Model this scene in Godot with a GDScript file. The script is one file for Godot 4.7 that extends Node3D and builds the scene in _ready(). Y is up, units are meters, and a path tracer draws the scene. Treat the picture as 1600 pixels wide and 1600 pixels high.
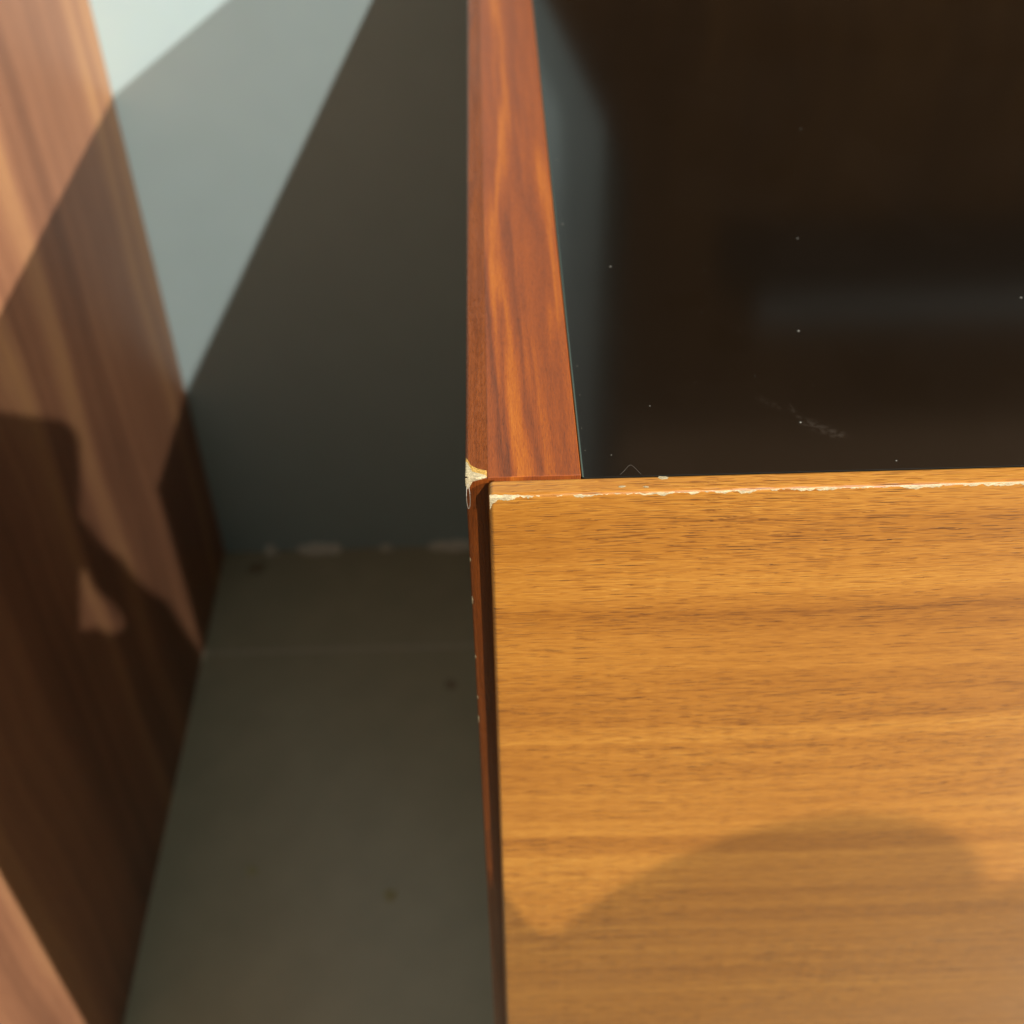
extends Node3D
# Corner of a walnut cabinet with a black glass top, seen from above through the narrow gap to its neighbour.
# Units are metres. Origin: the top front outer corner of the cabinet's left side. x right, y up, z towards the viewer.

const FLOOR_Y := -0.5507
const WALL_Z := -0.5509
const GAP_X := -0.2247
const EYE := Vector3(0.00652374, 0.14931747, 0.17190369)
const FWD := Vector3(0.00953949, -0.6764136, -0.73646021)
const UPV := Vector3(0.0273821, 0.73639424, -0.67599833)
const LAMP_A := Vector3(2.50, 1.752, 1.40)
const LAMP_B := Vector3(1.025, 1.747, 2.005)

var M := {}
var rng := RandomNumberGenerator.new()
var world_env: Environment


func _ready() -> void:
	rng.seed = 7
	# ---- camera, exposure, light ----
	var cam := Camera3D.new()
	cam.name = "camera"
	var attr := CameraAttributesPhysical.new()
	attr.frustum_focal_length = 28.1
	attr.frustum_focus_distance = 0.2285
	attr.exposure_aperture = 10.5
	attr.frustum_near = 0.004
	attr.frustum_far = 30.0
	cam.attributes = attr
	cam.keep_aspect = Camera3D.KEEP_HEIGHT
	cam.fov = 46.2383
	cam.near = 0.004
	cam.far = 30.0
	cam.transform = Transform3D(Basis(FWD.cross(UPV).normalized(), UPV.normalized(), -FWD.normalized()), EYE)
	add_child(cam)
	cam.fov = 46.2383
	cam.current = true

	world_env = Environment.new()
	world_env.background_mode = Environment.BG_COLOR
	world_env.background_color = Color(0.43, 0.46, 0.43)
	world_env.tonemap_mode = Environment.TONE_MAPPER_LINEAR
	world_env.tonemap_exposure = 1.0
	world_env.sdfgi_enabled = true
	world_env.ssao_enabled = true
	world_env.ssil_enabled = true
	var we := WorldEnvironment.new()
	we.name = "world_environment"
	we.environment = world_env
	add_child(we)

	make_materials()
	# ---- the setting and the two lamps ----
	make_setting()
	make_spot("spot_lamp", LAMP_A, Vector3(-0.05, -0.1, -0.1), 20.3, 0.016, "round ceiling spotlight shining low from the right onto the cabinet corner")
	make_spot("spot_lamp", LAMP_B, Vector3(-0.05, -0.1, -0.1), 7.4, 0.012, "round ceiling spotlight shining over the shoulder of the person with the phone")
	# ---- the things ----
	make_cabinet()
	make_neighbour()
	make_back_board()
	make_small_things()
	make_phone()
	make_person()


# ------------------------------------------------------------------ helpers

func obj(called: String, mesh: Mesh, mat: Material, parent: Node = null) -> MeshInstance3D:
	var o := MeshInstance3D.new()
	o.name = called
	o.mesh = mesh
	o.material_override = mat
	if parent == null:
		parent = self
	parent.add_child(o, true)
	return o


func thing(called: String, label: String, category: String, at := Vector3.ZERO, group := "") -> Node3D:
	var o := Node3D.new()
	o.name = called
	add_child(o, true)
	o.position = at
	tag(o, label, category, group)
	return o


func tag(o: Node, label: String, category: String, group := "") -> void:
	o.set_meta("label", label)
	o.set_meta("category", category)
	if group:
		o.set_meta("group", group)


func cuts(lo: float, hi: float, r: float, seg: int, extra: Array) -> Array:
	var a := []
	for i in seg + 1:
		a.append(lo + r * (1.0 - tan(deg_to_rad(45.0 * (1.0 - float(i) / seg)))))
	for e in extra:
		if e > lo + r and e < hi - r:
			a.append(e)
	for i in seg + 1:
		a.append(hi - r * (1.0 - tan(deg_to_rad(45.0 * float(i) / seg))))
	return a


# A box with rounded edges. uv(face_axis, position) gives the texture coordinates.
func rounded_box(lo: Vector3, hi: Vector3, r: float, uv: Callable, seg := 3, bend: Variant = null) -> ArrayMesh:
	var st := SurfaceTool.new()
	st.begin(Mesh.PRIMITIVE_TRIANGLES)
	var base := 0
	var ilo := lo + Vector3.ONE * r
	var ihi := hi - Vector3.ONE * r
	for axis in 3:
		var b := (axis + 1) % 3
		var c := (axis + 2) % 3
		for side in 2:
			var cb := cuts(lo[b], hi[b], r, seg, [])
			var cc := cuts(lo[c], hi[c], r, seg, [])
			for i in cb.size():
				for j in cc.size():
					var p := Vector3.ZERO
					p[axis] = hi[axis] if side == 1 else lo[axis]
					p[b] = cb[i]
					p[c] = cc[j]
					var q := p.clamp(ilo, ihi)
					var n := (p - q).normalized()
					var w := q + n * r
					st.set_normal(n)
					st.set_uv(uv.call(axis, w))
					if bend != null:
						w = bend.call(w)
					st.add_vertex(w)
			var nj := cc.size()
			for i in cb.size() - 1:
				for j in nj - 1:
					var k := base + i * nj + j
					if side == 1:
						for v in [k, k + 1, k + nj, k + 1, k + nj + 1, k + nj]:
							st.add_index(v)
					else:
						for v in [k, k + nj, k + 1, k + 1, k + nj, k + nj + 1]:
							st.add_index(v)
			base += cb.size() * nj
	return st.commit()


# Texture coordinates in metres over the given sizes, laid flat on each face.
func flat_uv(su: float, sv: float, turned := false) -> Callable:
	return func(axis: int, p: Vector3) -> Vector2:
		var a := Vector2(p.x, -p.y)
		if axis == 1:
			a = Vector2(p.x, p.z)
		elif axis == 0:
			a = Vector2(-p.z, -p.y)
		if turned:
			a = Vector2(a.y, a.x)
		return Vector2(a.x / su, a.y / sv)


func plain_box(lo: Vector3, hi: Vector3, r := 0.001) -> ArrayMesh:
	return rounded_box(lo, hi, r, flat_uv(1.0, 1.0), 2)


# A tube through points, with a radius at each.
func tube(points: Array, radii: Array, sides := 10) -> ArrayMesh:
	var st := SurfaceTool.new()
	st.begin(Mesh.PRIMITIVE_TRIANGLES)
	var n := points.size()
	var up := Vector3(0.31, 0.87, 0.12).normalized()
	for i in n:
		var d: Vector3 = (points[mini(i + 1, n - 1)] - points[maxi(i - 1, 0)]).normalized()
		var s := d.cross(up).normalized()
		up = s.cross(d).normalized()
		for k in sides:
			var a := TAU * k / sides
			var o := s * cos(a) + up * sin(a)
			st.set_normal(o)
			st.set_uv(Vector2(float(k) / sides, float(i) / n))
			st.add_vertex(points[i] + o * radii[i])
	for i in n - 1:
		for k in sides:
			var a := i * sides + k
			var b := i * sides + (k + 1) % sides
			for v in [a, b, a + sides, b, b + sides, a + sides]:
				st.add_index(v)
	# caps
	for e in [0, n - 1]:
		st.set_normal((points[0] - points[1]).normalized() if e == 0 else (points[n - 1] - points[n - 2]).normalized())
		st.set_uv(Vector2.ZERO)
		st.add_vertex(points[e])
		var centre: int = n * sides + (0 if e == 0 else 1)
		for k in sides:
			var a: int = e * sides + k
			var b: int = e * sides + (k + 1) % sides
			for v in ([centre, b, a] if e == 0 else [centre, a, b]):
				st.add_index(v)
	return st.commit()


# ------------------------------------------------------------------ computed textures

func noise_bytes(w: int, h: int, freq: float, sd: int, sw: int, sh: int, octaves := 2) -> PackedByteArray:
	var n := FastNoiseLite.new()
	n.noise_type = FastNoiseLite.TYPE_SIMPLEX_SMOOTH
	n.seed = sd
	n.frequency = freq
	n.fractal_octaves = octaves
	var im := n.get_image(sw, sh, false, false, true)
	im.convert(Image.FORMAT_L8)
	if sw != w or sh != h:
		im.resize(w, h, Image.INTERPOLATE_CUBIC)
	return im.get_data()


func lut(stops: Array) -> PackedByteArray:
	# stops: [position 0..1, linear colour]
	var g := Gradient.new()
	var off := PackedFloat32Array()
	var col := PackedColorArray()
	for s in stops:
		off.append(s[0])
		col.append(s[1].linear_to_srgb())
	g.offsets = off
	g.colors = col
	var out := PackedByteArray()
	for i in 256:
		var c := g.sample(i / 255.0)
		out.append(int(clampf(c.r, 0, 1) * 255))
		out.append(int(clampf(c.g, 0, 1) * 255))
		out.append(int(clampf(c.b, 0, 1) * 255))
	return out


func row_table(h: int, span: float, pairs: Array) -> PackedFloat32Array:
	# pairs: [distance in metres, tone]; values in between are interpolated
	var out := PackedFloat32Array()
	out.resize(h)
	var k := 0
	for y in h:
		var d := span * y / h
		while k < pairs.size() - 2 and pairs[k + 1][0] < d:
			k += 1
		var a: Array = pairs[k]
		var b: Array = pairs[k + 1]
		out[y] = lerpf(a[1], b[1], clampf((d - a[0]) / (b[0] - a[0]), 0.0, 1.0))
	return out


# Grain along u. Returns [albedo texture, relief texture].
func wood(w: int, h: int, rows: PackedFloat32Array, palette: PackedByteArray, sd: int, o: Dictionary) -> Array:
	var fine := noise_bytes(w, h, o.get("fine_f", 0.30), sd, int(w / o.get("fine_stretch", 24.0)), h, 3)
	var mid := noise_bytes(w, h, o.get("mid_f", 0.035), sd + 1, int(w / o.get("mid_stretch", 20.0)), h, 3)
	var low := noise_bytes(w, h, o.get("low_f", 0.02), sd + 2, 128, 128, 2)
	var tint := noise_bytes(w, h, 0.03, sd + 3, 96, 96, 3)
	var pore := noise_bytes(w, h, o.get("pore_f", 0.42), sd + 4, int(w / o.get("pore_stretch", 14.0)), h, 1)
	var fleck := noise_bytes(w, h, 0.35, sd + 5, int(w / 3.0), h, 2)
	var lines := noise_bytes(w, h, 0.46, sd + 6, int(w / 30.0), h, 1)
	var line_dark: float = o.get("line_dark", 0.0)
	var line_cut: float = o.get("line_cut", 206.0)
	var amp: float = o.get("warp", 14.0)
	var k_mid: float = o.get("mid", 0.35) / 255.0
	var k_fine: float = o.get("fine", 0.22) / 255.0
	var k_fleck: float = o.get("fleck", 0.10) / 255.0
	var k_tint: float = o.get("tint", 0.15) / 255.0
	var cut: float = o.get("pore_cut", 176.0)
	var dark: float = o.get("pore_dark", 0.5)
	var dense: float = o.get("dense", 30.0)
	var shift: float = -0.5 * (k_mid + k_fine + k_fleck + k_tint) * 255.0
	var px := PackedByteArray()
	px.resize(w * h * 3)
	var rel := PackedByteArray()
	rel.resize(w * h)
	var at := 0
	for y in h:
		for x in w:
			var l: int = low[at]
			var yy := y + (l - 128) * amp / 128.0
			var row := clampi(int(yy), 0, h - 1)
			var src := row * w + x
			var t: float = rows[row] + mid[src] * k_mid + fine[src] * k_fine + fleck[at] * k_fleck + tint[at] * k_tint + shift
			var limit := cut - (tint[at] - 128) * dense / 128.0
			var d: float = pore[src] - limit
			var height := 190.0 + (fine[src] - 128) * 0.25
			if d > 0.0:
				var q := minf(d / 26.0, 1.0)
				t -= q * dark
				height -= q * 170.0
			d = lines[src] - line_cut + (tint[at] - 128) * 0.16
			if line_dark > 0.0 and d > 0.0:
				var q2 := minf(d / 20.0, 1.0)
				t -= q2 * line_dark
				height -= q2 * 120.0
			var k := clampi(int(t * 255.0), 0, 255) * 3
			var e := at * 3
			px[e] = palette[k]
			px[e + 1] = palette[k + 1]
			px[e + 2] = palette[k + 2]
			rel[at] = clampi(int(height), 0, 255)
			at += 1
	var a := Image.create_from_data(w, h, false, Image.FORMAT_RGB8, px)
	var b := Image.create_from_data(w, h, false, Image.FORMAT_L8, rel)
	return [ImageTexture.create_from_image(a), ImageTexture.create_from_image(b)]


func wood_material(tex: Array, rough: float, relief: float, coat := 0.0) -> StandardMaterial3D:
	var m := StandardMaterial3D.new()
	m.albedo_texture = tex[0]
	m.roughness = rough
	m.heightmap_enabled = relief > 0.0
	m.heightmap_texture = tex[1]
	m.heightmap_scale = relief
	if coat > 0.0:
		m.clearcoat_enabled = true
		m.clearcoat = coat
		m.clearcoat_roughness = 0.25
	return m


func col(r: float, g: float, b: float) -> Color:
	return Color(r, g, b).linear_to_srgb()


func plain_mat(c: Color, rough: float, bump := 0.0, scale := 60.0, sd := 3, spread := 0.12) -> StandardMaterial3D:
	var m := StandardMaterial3D.new()
	m.roughness = rough
	m.albedo_color = Color.WHITE
	var n := FastNoiseLite.new()
	n.seed = sd
	n.frequency = 0.012
	n.fractal_octaves = 5
	var t := NoiseTexture2D.new()
	t.width = 512
	t.height = 512
	t.seamless = true
	t.noise = n
	var g := Gradient.new()
	g.offsets = PackedFloat32Array([0.0, 1.0])
	g.colors = PackedColorArray([(c.srgb_to_linear() * (1.0 - spread)).linear_to_srgb(), (c.srgb_to_linear() * (1.0 + spread)).linear_to_srgb()])
	t.color_ramp = g
	m.albedo_texture = t
	m.uv1_triplanar = true
	m.uv1_scale = Vector3.ONE * scale
	if bump > 0.0:
		var h := NoiseTexture2D.new()
		h.width = 512
		h.height = 512
		h.seamless = true
		var hn := FastNoiseLite.new()
		hn.seed = sd + 9
		hn.frequency = 0.05
		h.noise = hn
		m.heightmap_enabled = true
		m.heightmap_texture = h
		m.heightmap_scale = bump
	return m


func make_materials() -> void:
	# front veneer, 0.4 m by 0.3 m of texture, golden walnut with darker bands
	var bands := [[0.0, 0.643], [0.0022, 0.701], [0.0046, 0.643], [0.0096, 0.535], [0.0131, 0.571], [0.0183, 0.629], [0.0256, 0.715], [0.0285, 0.629], [0.0318, 0.499], [0.0329, 0.442], [0.0345, 0.528], [0.0372, 0.514], [0.0412, 0.614], [0.0463, 0.643], [0.0538, 0.557], [0.0626, 0.514], [0.0695, 0.485], [0.0720, 0.672], [0.0758, 0.730], [0.0779, 0.571], [0.0867, 0.557], [0.0998, 0.614], [0.1110, 0.672], [0.1150, 0.715], [0.1174, 0.542], [0.1212, 0.485], [0.1245, 0.629], [0.1273, 0.686], [0.1383, 0.643], [0.1455, 0.528], [0.1498, 0.614], [0.1585, 0.514], [0.1625, 0.629], [0.1656, 0.528], [0.1766, 0.600], [0.1882, 0.521], [0.2003, 0.629], [0.2218, 0.542], [0.25, 0.629], [0.28, 0.521], [0.3, 0.593]]
	var gold := lut([[0.0, Color(0.0592, 0.0167, 0.0024)], [0.22, Color(0.1852, 0.0590, 0.0071)], [0.45, Color(0.3112, 0.1110, 0.0125)], [0.65, Color(0.4002, 0.1562, 0.0203)], [0.85, Color(0.4890, 0.2151, 0.0329)], [1.0, Color(0.5483, 0.2915, 0.0705)]])
	M.front = wood_material(wood(1280, 2048, row_table(2048, 0.3, bands), gold, 11, {"warp": 13.0, "low_f": 0.016, "pore_cut": 186.0, "pore_dark": 0.30, "pore_f": 0.55, "fine": 0.44, "fine_f": 0.44, "fine_stretch": 9.0, "mid": 0.22, "fleck": 0.16, "tint": 0.20, "dense": 46.0, "pore_stretch": 11.0, "line_dark": 0.34, "line_cut": 201.0}), 0.44, 0.008)
	M.front.roughness_texture = worn_sheen()
	M.front.roughness_texture_channel = BaseMaterial3D.TEXTURE_CHANNEL_RED
	# top of the side: its grain runs from front to back
	M.side_top = wood_material(side_top_wood(), 0.36, 0.006)
	M.side_top.metallic_specular = 0.34
	var red := lut([[0.0, Color(0.0660, 0.0146, 0.0024)], [0.3, Color(0.1386, 0.0312, 0.0044)], [0.55, Color(0.2046, 0.0478, 0.0068)], [0.8, Color(0.2772, 0.0728, 0.0108)], [1.0, Color(0.3432, 0.1040, 0.0200)]])
	var lip_rows := row_table(512, 0.02, [[0.0, 0.5], [0.006, 0.42], [0.012, 0.56], [0.02, 0.45]])
	M.lipping = wood_material(wood(1024, 512, lip_rows, red, 51, {"pore_cut": 172.0, "pore_dark": 0.22, "pore_stretch": 10.0, "fleck": 0.2}), 0.32, 0.008)
	M.lipping.metallic_specular = 0.32
	# neighbour: upright grain, broad purple brown and tan streaks
	var tan_ := lut([[0.0, Color(0.1115, 0.0449, 0.0238)], [0.25, Color(0.2119, 0.0933, 0.0522)], [0.5, Color(0.3458, 0.1555, 0.0816)], [0.7, Color(0.4574, 0.2241, 0.1076)], [0.85, Color(0.5577, 0.2863, 0.1133)], [1.0, Color(0.6470, 0.4108, 0.2154)]])
	var nrows := row_table(1024, 0.6, [[0.0, 0.5], [0.02, 0.62], [0.05, 0.4], [0.075, 0.55], [0.10, 0.35], [0.13, 0.6], [0.17, 0.45], [0.20, 0.52], [0.24, 0.38], [0.275, 0.5], [0.30, 0.72], [0.318, 0.40], [0.345, 0.52], [0.36, 0.74], [0.375, 0.42], [0.40, 0.35], [0.425, 0.50], [0.45, 0.42], [0.475, 0.50], [0.495, 0.44], [0.512, 0.78], [0.522, 0.55], [0.535, 0.66], [0.55, 0.7], [0.6, 0.4]])
	M.neighbour = wood_material(wood(1024, 1024, nrows, tan_, 71, {"warp": 10.0, "mid": 0.22, "fine": 0.10, "fleck": 0.05, "mid_f": 0.03, "mid_stretch": 60.0, "pore_dark": 0.06}), 0.38, 0.002)
	M.neighbour.metallic_specular = 0.34
	var drows := row_table(512, 0.5, [[0.0, 0.5], [0.1, 0.4], [0.2, 0.55], [0.3, 0.42], [0.5, 0.5]])
	var brown := lut([[0.0, Color(0.0175, 0.0072, 0.0022)], [0.5, Color(0.0500, 0.0228, 0.0066)], [1.0, Color(0.0938, 0.0456, 0.0132)]])
	M.board = wood_material(wood(512, 512, drows, brown, 91, {"mid": 0.4}), 0.9, 0.0)
	M.board.metallic_specular = 0.2

	M.rail = plain_mat(col(0.16, 0.085, 0.035), 0.8, 0.0, 6.0, 35, 0.15)
	M.wall = plain_mat(col(0.425, 0.54, 0.55), 0.75, 0.0, 3.0, 21, 0.02)
	M.floor = plain_mat(col(0.46, 0.425, 0.295), 0.36, 0.0, 3.5, 33, 0.07)
	M.seam = plain_mat(col(0.55, 0.51, 0.39), 0.5, 0.0, 30.0, 34, 0.2)
	M.sealant = plain_mat(col(0.82, 0.80, 0.70), 0.7, 0.02, 40.0, 5, 0.3)
	M.stain = plain_mat(col(0.44, 0.41, 0.22), 0.6, 0.0, 90.0, 6, 0.2)
	M.rust = plain_mat(col(0.33, 0.27, 0.18), 0.7, 0.0, 90.0, 8, 0.2)
	M.core = plain_mat(col(0.58, 0.46, 0.27), 0.6, 0.012, 220.0, 41, 0.55)
	M.core.uv1_scale = Vector3(60, 420, 420)
	M.bare = plain_mat(col(0.60, 0.34, 0.07), 0.5, 0.012, 260.0, 43, 0.5)
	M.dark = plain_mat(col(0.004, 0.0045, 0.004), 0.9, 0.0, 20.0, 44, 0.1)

	var g := StandardMaterial3D.new()
	g.albedo_texture = glass_picture()
	g.roughness = 0.12
	g.metallic_specular = 0.47
	M.glass = g
	var ge := StandardMaterial3D.new()
	ge.albedo_color = col(0.05, 0.075, 0.062)
	ge.roughness = 0.1
	M.glass_edge = ge
	M.dark.metallic_specular = 0.2
	var film := StandardMaterial3D.new()
	film.albedo_color = col(0.42, 0.36, 0.29)
	film.roughness = 0.18
	film.subsurf_scatter_enabled = true
	film.subsurf_scatter_strength = 0.2
	M.film = film
	M.dust = plain_mat(col(0.16, 0.15, 0.13), 0.9, 0.0, 300.0, 45, 0.2)
	M.lint = plain_mat(col(0.09, 0.075, 0.06), 0.8, 0.0, 300.0, 55, 0.1)
	M.metal = plain_mat(col(0.06, 0.085, 0.09), 0.7, 0.0, 20.0, 46, 0.05)
	var em := StandardMaterial3D.new()
	em.albedo_color = Color.WHITE
	em.emission_enabled = true
	em.emission = Color(1.0, 0.96, 0.9)
	em.emission_energy_multiplier = 2.0
	M.glow = em
	M.white_paint = plain_mat(col(0.7, 0.7, 0.68), 0.5, 0.0, 10.0, 47, 0.02)
	var ph := StandardMaterial3D.new()
	ph.albedo_color = col(0.02, 0.022, 0.026)
	ph.roughness = 0.2
	M.phone = ph
	var lens := StandardMaterial3D.new()
	lens.albedo_color = col(0.004, 0.004, 0.006)
	lens.roughness = 0.05
	M.lens = lens
	var scr := StandardMaterial3D.new()
	scr.albedo_color = col(0.01, 0.01, 0.011)
	scr.roughness = 0.08
	M.screen = scr
	var skin := plain_mat(col(0.50, 0.27, 0.18), 0.5, 0.004, 30.0, 48, 0.12)
	skin.subsurf_scatter_enabled = true
	skin.subsurf_scatter_strength = 0.12
	M.skin = skin
	M.jumper = plain_mat(col(0.07, 0.075, 0.085), 0.9, 0.02, 40.0, 49, 0.2)
	M.trousers = plain_mat(col(0.04, 0.055, 0.09), 0.9, 0.02, 60.0, 50, 0.25)
	M.hair = plain_mat(col(0.02, 0.014, 0.01), 0.6, 0.05, 80.0, 52, 0.4)
	M.shoe = plain_mat(col(0.05, 0.05, 0.05), 0.7, 0.01, 60.0, 53, 0.2)
	M.eye = plain_mat(col(0.7, 0.68, 0.65), 0.2, 0.0, 60.0, 54, 0.02)


# Sheen of handled lacquer: smoother and duller clouds.
func worn_sheen() -> NoiseTexture2D:
	var n := FastNoiseLite.new()
	n.seed = 77
	n.frequency = 0.01
	n.fractal_octaves = 4
	var t := NoiseTexture2D.new()
	t.width = 512
	t.height = 512
	t.seamless = true
	t.noise = n
	var g := Gradient.new()
	g.offsets = PackedFloat32Array([0.0, 1.0])
	g.colors = PackedColorArray([Color(0.62, 0.62, 0.62), Color(1, 1, 1)])
	t.color_ramp = g
	return t


func streak(points: Array, v: float) -> float:
	for i in points.size() - 1:
		if v >= points[i + 1].y and v <= points[i].y:
			return lerpf(points[i].x, points[i + 1].x, inverse_lerp(points[i].y, points[i + 1].y, v))
	return -1.0


func fade(points: Array, v: float) -> float:
	return smoothstep(0.0, 22.0, points[0].y - v) * (1.0 if points[-1].y <= 0.0 else smoothstep(0.0, 14.0, v - points[-1].y))


func side_top_wood() -> Array:
	# 22 mm across (u), 280 mm along (v, from the front edge back); streaks follow the grain
	var w := 384
	var h := 2048
	var fine := noise_bytes(w, h, 0.25, 131, w, h / 16, 3)
	var mid := noise_bytes(w, h, 0.022, 132, w, h / 10, 3)
	var fleck := noise_bytes(w, h, 0.3, 133, w, h / 4, 2)
	var pore := noise_bytes(w, h, 0.4, 134, w, h / 9, 1)
	var pal := lut([[0.0, Color(0.0973, 0.0288, 0.0132)], [0.25, Color(0.1722, 0.0432, 0.0150)], [0.5, Color(0.2546, 0.0601, 0.0141)], [0.72, Color(0.3444, 0.0901, 0.0132)], [0.88, Color(0.4193, 0.1201, 0.0165)], [1.0, Color(0.4942, 0.1802, 0.0329)]])
	var light := [Vector2(9.4, 290), Vector2(9.8, 251), Vector2(10.9, 196), Vector2(11.1, 160), Vector2(9.6, 131), Vector2(7.6, 113), Vector2(6.6, 97), Vector2(6.3, 82), Vector2(7.4, 67), Vector2(8.6, 54), Vector2(9.6, 30), Vector2(11, 9), Vector2(11.5, 0)]
	var light2 := [Vector2(19.4, 150), Vector2(20.3, 123), Vector2(21.0, 109), Vector2(20.6, 87), Vector2(21, 75), Vector2(20.6, 58), Vector2(20.0, 44)]
	var dark := [Vector2(3.0, 110), Vector2(3.9, 88), Vector2(4.6, 67), Vector2(5.2, 49), Vector2(6.3, 30), Vector2(7.2, 9), Vector2(8.3, 0)]
	var dark2 := [Vector2(9.0, 120), Vector2(10.3, 87), Vector2(10.8, 76), Vector2(11.7, 54), Vector2(13.2, 19), Vector2(15, 0)]
	var dark3 := [Vector2(16.5, 290), Vector2(15.3, 251), Vector2(13.9, 196), Vector2(13.3, 151), Vector2(13.6, 120), Vector2(15.5, 103), Vector2(17.4, 93), Vector2(17.6, 75), Vector2(17.0, 50), Vector2(18.0, 20), Vector2(18.5, 0)]
	var light3 := [Vector2(13.0, 60), Vector2(14.6, 40), Vector2(16.0, 20), Vector2(17.0, 0)]
	var px := PackedByteArray()
	px.resize(w * h * 3)
	var rel := PackedByteArray()
	rel.resize(w * h)
	var at := 0
	for y in h:
		var v := 280.0 * y / h
		var c := [streak(light, v), streak(light2, v), streak(dark, v), streak(dark2, v), streak(dark3, v), streak(light3, v)]
		var g := [fade(light, v), fade(light2, v), fade(dark, v), fade(dark2, v), fade(dark3, v), fade(light3, v)]
		for x in w:
			var u := 22.0 * x / w + (mid[at] - 128) * 0.012
			var t: float = 0.46 + (mid[at] - 128) * 0.0007 + (fine[at] - 128) * 0.0010 + (fleck[at] - 128) * 0.0010 - 0.22 * smoothstep(188.0, 215.0, pore[at])
			t += 0.30 * bump(u, c[0], 1.5) * g[0] + 0.28 * bump(u, c[1], 1.2) * g[1] - 0.30 * bump(u, c[2], 1.1) * g[2] - 0.22 * bump(u, c[3], 1.0) * g[3] - 0.10 * bump(u, c[4], 1.4) * g[4] + 0.12 * bump(u, c[5], 0.9) * g[5]
			var k := clampi(int(t * 255.0), 0, 255) * 3
			var e := at * 3
			px[e] = pal[k]
			px[e + 1] = pal[k + 1]
			px[e + 2] = pal[k + 2]
			rel[at] = clampi(150 + (fleck[at] - 128) / 2 - int(110.0 * smoothstep(188.0, 215.0, pore[at])), 0, 255)
			at += 1
	return [ImageTexture.create_from_image(Image.create_from_data(w, h, false, Image.FORMAT_RGB8, px)), ImageTexture.create_from_image(Image.create_from_data(w, h, false, Image.FORMAT_L8, rel))]


func bump(u: float, c: float, s: float) -> float:
	if c < 0.0:
		return 0.0
	var d := absf(u - c) / s
	return 0.0 if d > 2.5 else exp(-d * d)


func glass_picture() -> ImageTexture:
	# black back-painted glass; a wiped smear and a fine film of dust. 0.3 m by 0.3 m
	var w := 1024
	var n := noise_bytes(w, w, 0.02, 201, 256, 256, 4)
	var f := noise_bytes(w, w, 0.2, 202, 1024, 1024, 2)
	var px := PackedByteArray()
	px.resize(w * w * 3)
	var at := 0
	for y in w:
		for x in w:
			var p := Vector2(300.0 * x / w, 300.0 * y / w)   # mm from the glass corner (x) and from the front (y)
			var s := 0.0
			for m in [[Vector2(46.0, 15.5), Vector2(51.5, 11.5), 1.3, 0.9], [Vector2(43.2, 22.0), Vector2(44.6, 17.5), 0.5, 0.55], [Vector2(38.0, 24.0), Vector2(41.0, 21.0), 1.0, 0.3]]:
				if absf(p.x - m[0].x) < 14.0 and p.y < 34.0:
					var q := Geometry2D.get_closest_point_to_segment(p, m[0], m[1])
					s += m[3] * exp(-pow(p.distance_to(q) / m[2], 2.0))
			s *= clampf((f[at] - 70) / 110.0, 0.0, 1.0)
			var base := 0.0016 + 0.0008 * n[at] / 255.0
			if f[at] > 232:
				base += 0.006
			base += 0.011 * s
			var v := int(Color(base, base, base).linear_to_srgb().r * 255.0)
			px[at * 3] = v + 13
			px[at * 3 + 1] = v + 7
			px[at * 3 + 2] = v + 2
			at += 1
	return ImageTexture.create_from_image(Image.create_from_data(w, w, false, Image.FORMAT_RGB8, px))


# ------------------------------------------------------------------ setting

func make_setting() -> void:
	var wall := obj("wall", plain_box(Vector3(-1.3, FLOOR_Y - 0.02, WALL_Z - 0.1), Vector3(1.9, 1.25, WALL_Z), 0.002), M.wall)
	wall.set_meta("kind", "structure")
	# two sheets of vinyl with a thin seam
	var floor_ := Node3D.new()
	floor_.name = "floor"
	add_child(floor_)
	floor_.set_meta("kind", "structure")
	var seam := -0.438
	obj("vinyl_sheet", plain_box(Vector3(-1.3, FLOOR_Y - 0.02, WALL_Z), Vector3(1.9, FLOOR_Y - 0.0004, seam - 0.0006), 0.0006), M.floor, floor_)
	obj("vinyl_sheet", plain_box(Vector3(-1.3, FLOOR_Y - 0.02, seam), Vector3(1.9, FLOOR_Y, 2.2), 0.0008), M.floor, floor_)
	obj("seam_filler", plain_box(Vector3(-0.225, FLOOR_Y - 0.002, seam - 0.004), Vector3(0.0, FLOOR_Y + 0.0003, seam + 0.0005), 0.0003), M.seam, floor_)
	# lumps of old sealant along the foot of the wall
	for s in [[-0.190, -0.181, 0.005, 0.006], [-0.163, -0.127, 0.006, 0.0062], [-0.094, -0.085, 0.003, 0.0035], [-0.054, -0.014, 0.005, 0.0055]]:
		var pts := []
		var rad := []
		for i in 13:
			var k := i / 12.0
			pts.append(Vector3(lerpf(s[0], s[1], k), FLOOR_Y + 0.0012 + rng.randf_range(-0.0006, 0.0006), WALL_Z + 0.002 + rng.randf_range(-0.0006, 0.0006)))
			rad.append(s[3] * (0.35 + 0.65 * sqrt(maxf(0.0, sin(PI * clampf(k, 0.02, 0.98))))) * rng.randf_range(0.85, 1.15))
		obj("sealant_bead", tube(pts, rad, 10), M.sealant, wall)
	# small stains on the floor
	for s in [[Vector2(-0.162, -0.251), 0.0042, M.stain], [Vector2(-0.071, -0.230), 0.0045, M.stain], [Vector2(-0.034, -0.401), 0.006, M.rust], [Vector2(-0.196, -0.530), 0.009, M.rust]]:
		obj("floor_stain", blot(s[1], 0.00025), s[2], floor_).position = Vector3(s[0].x, FLOOR_Y + 0.0002, s[0].y)


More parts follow.
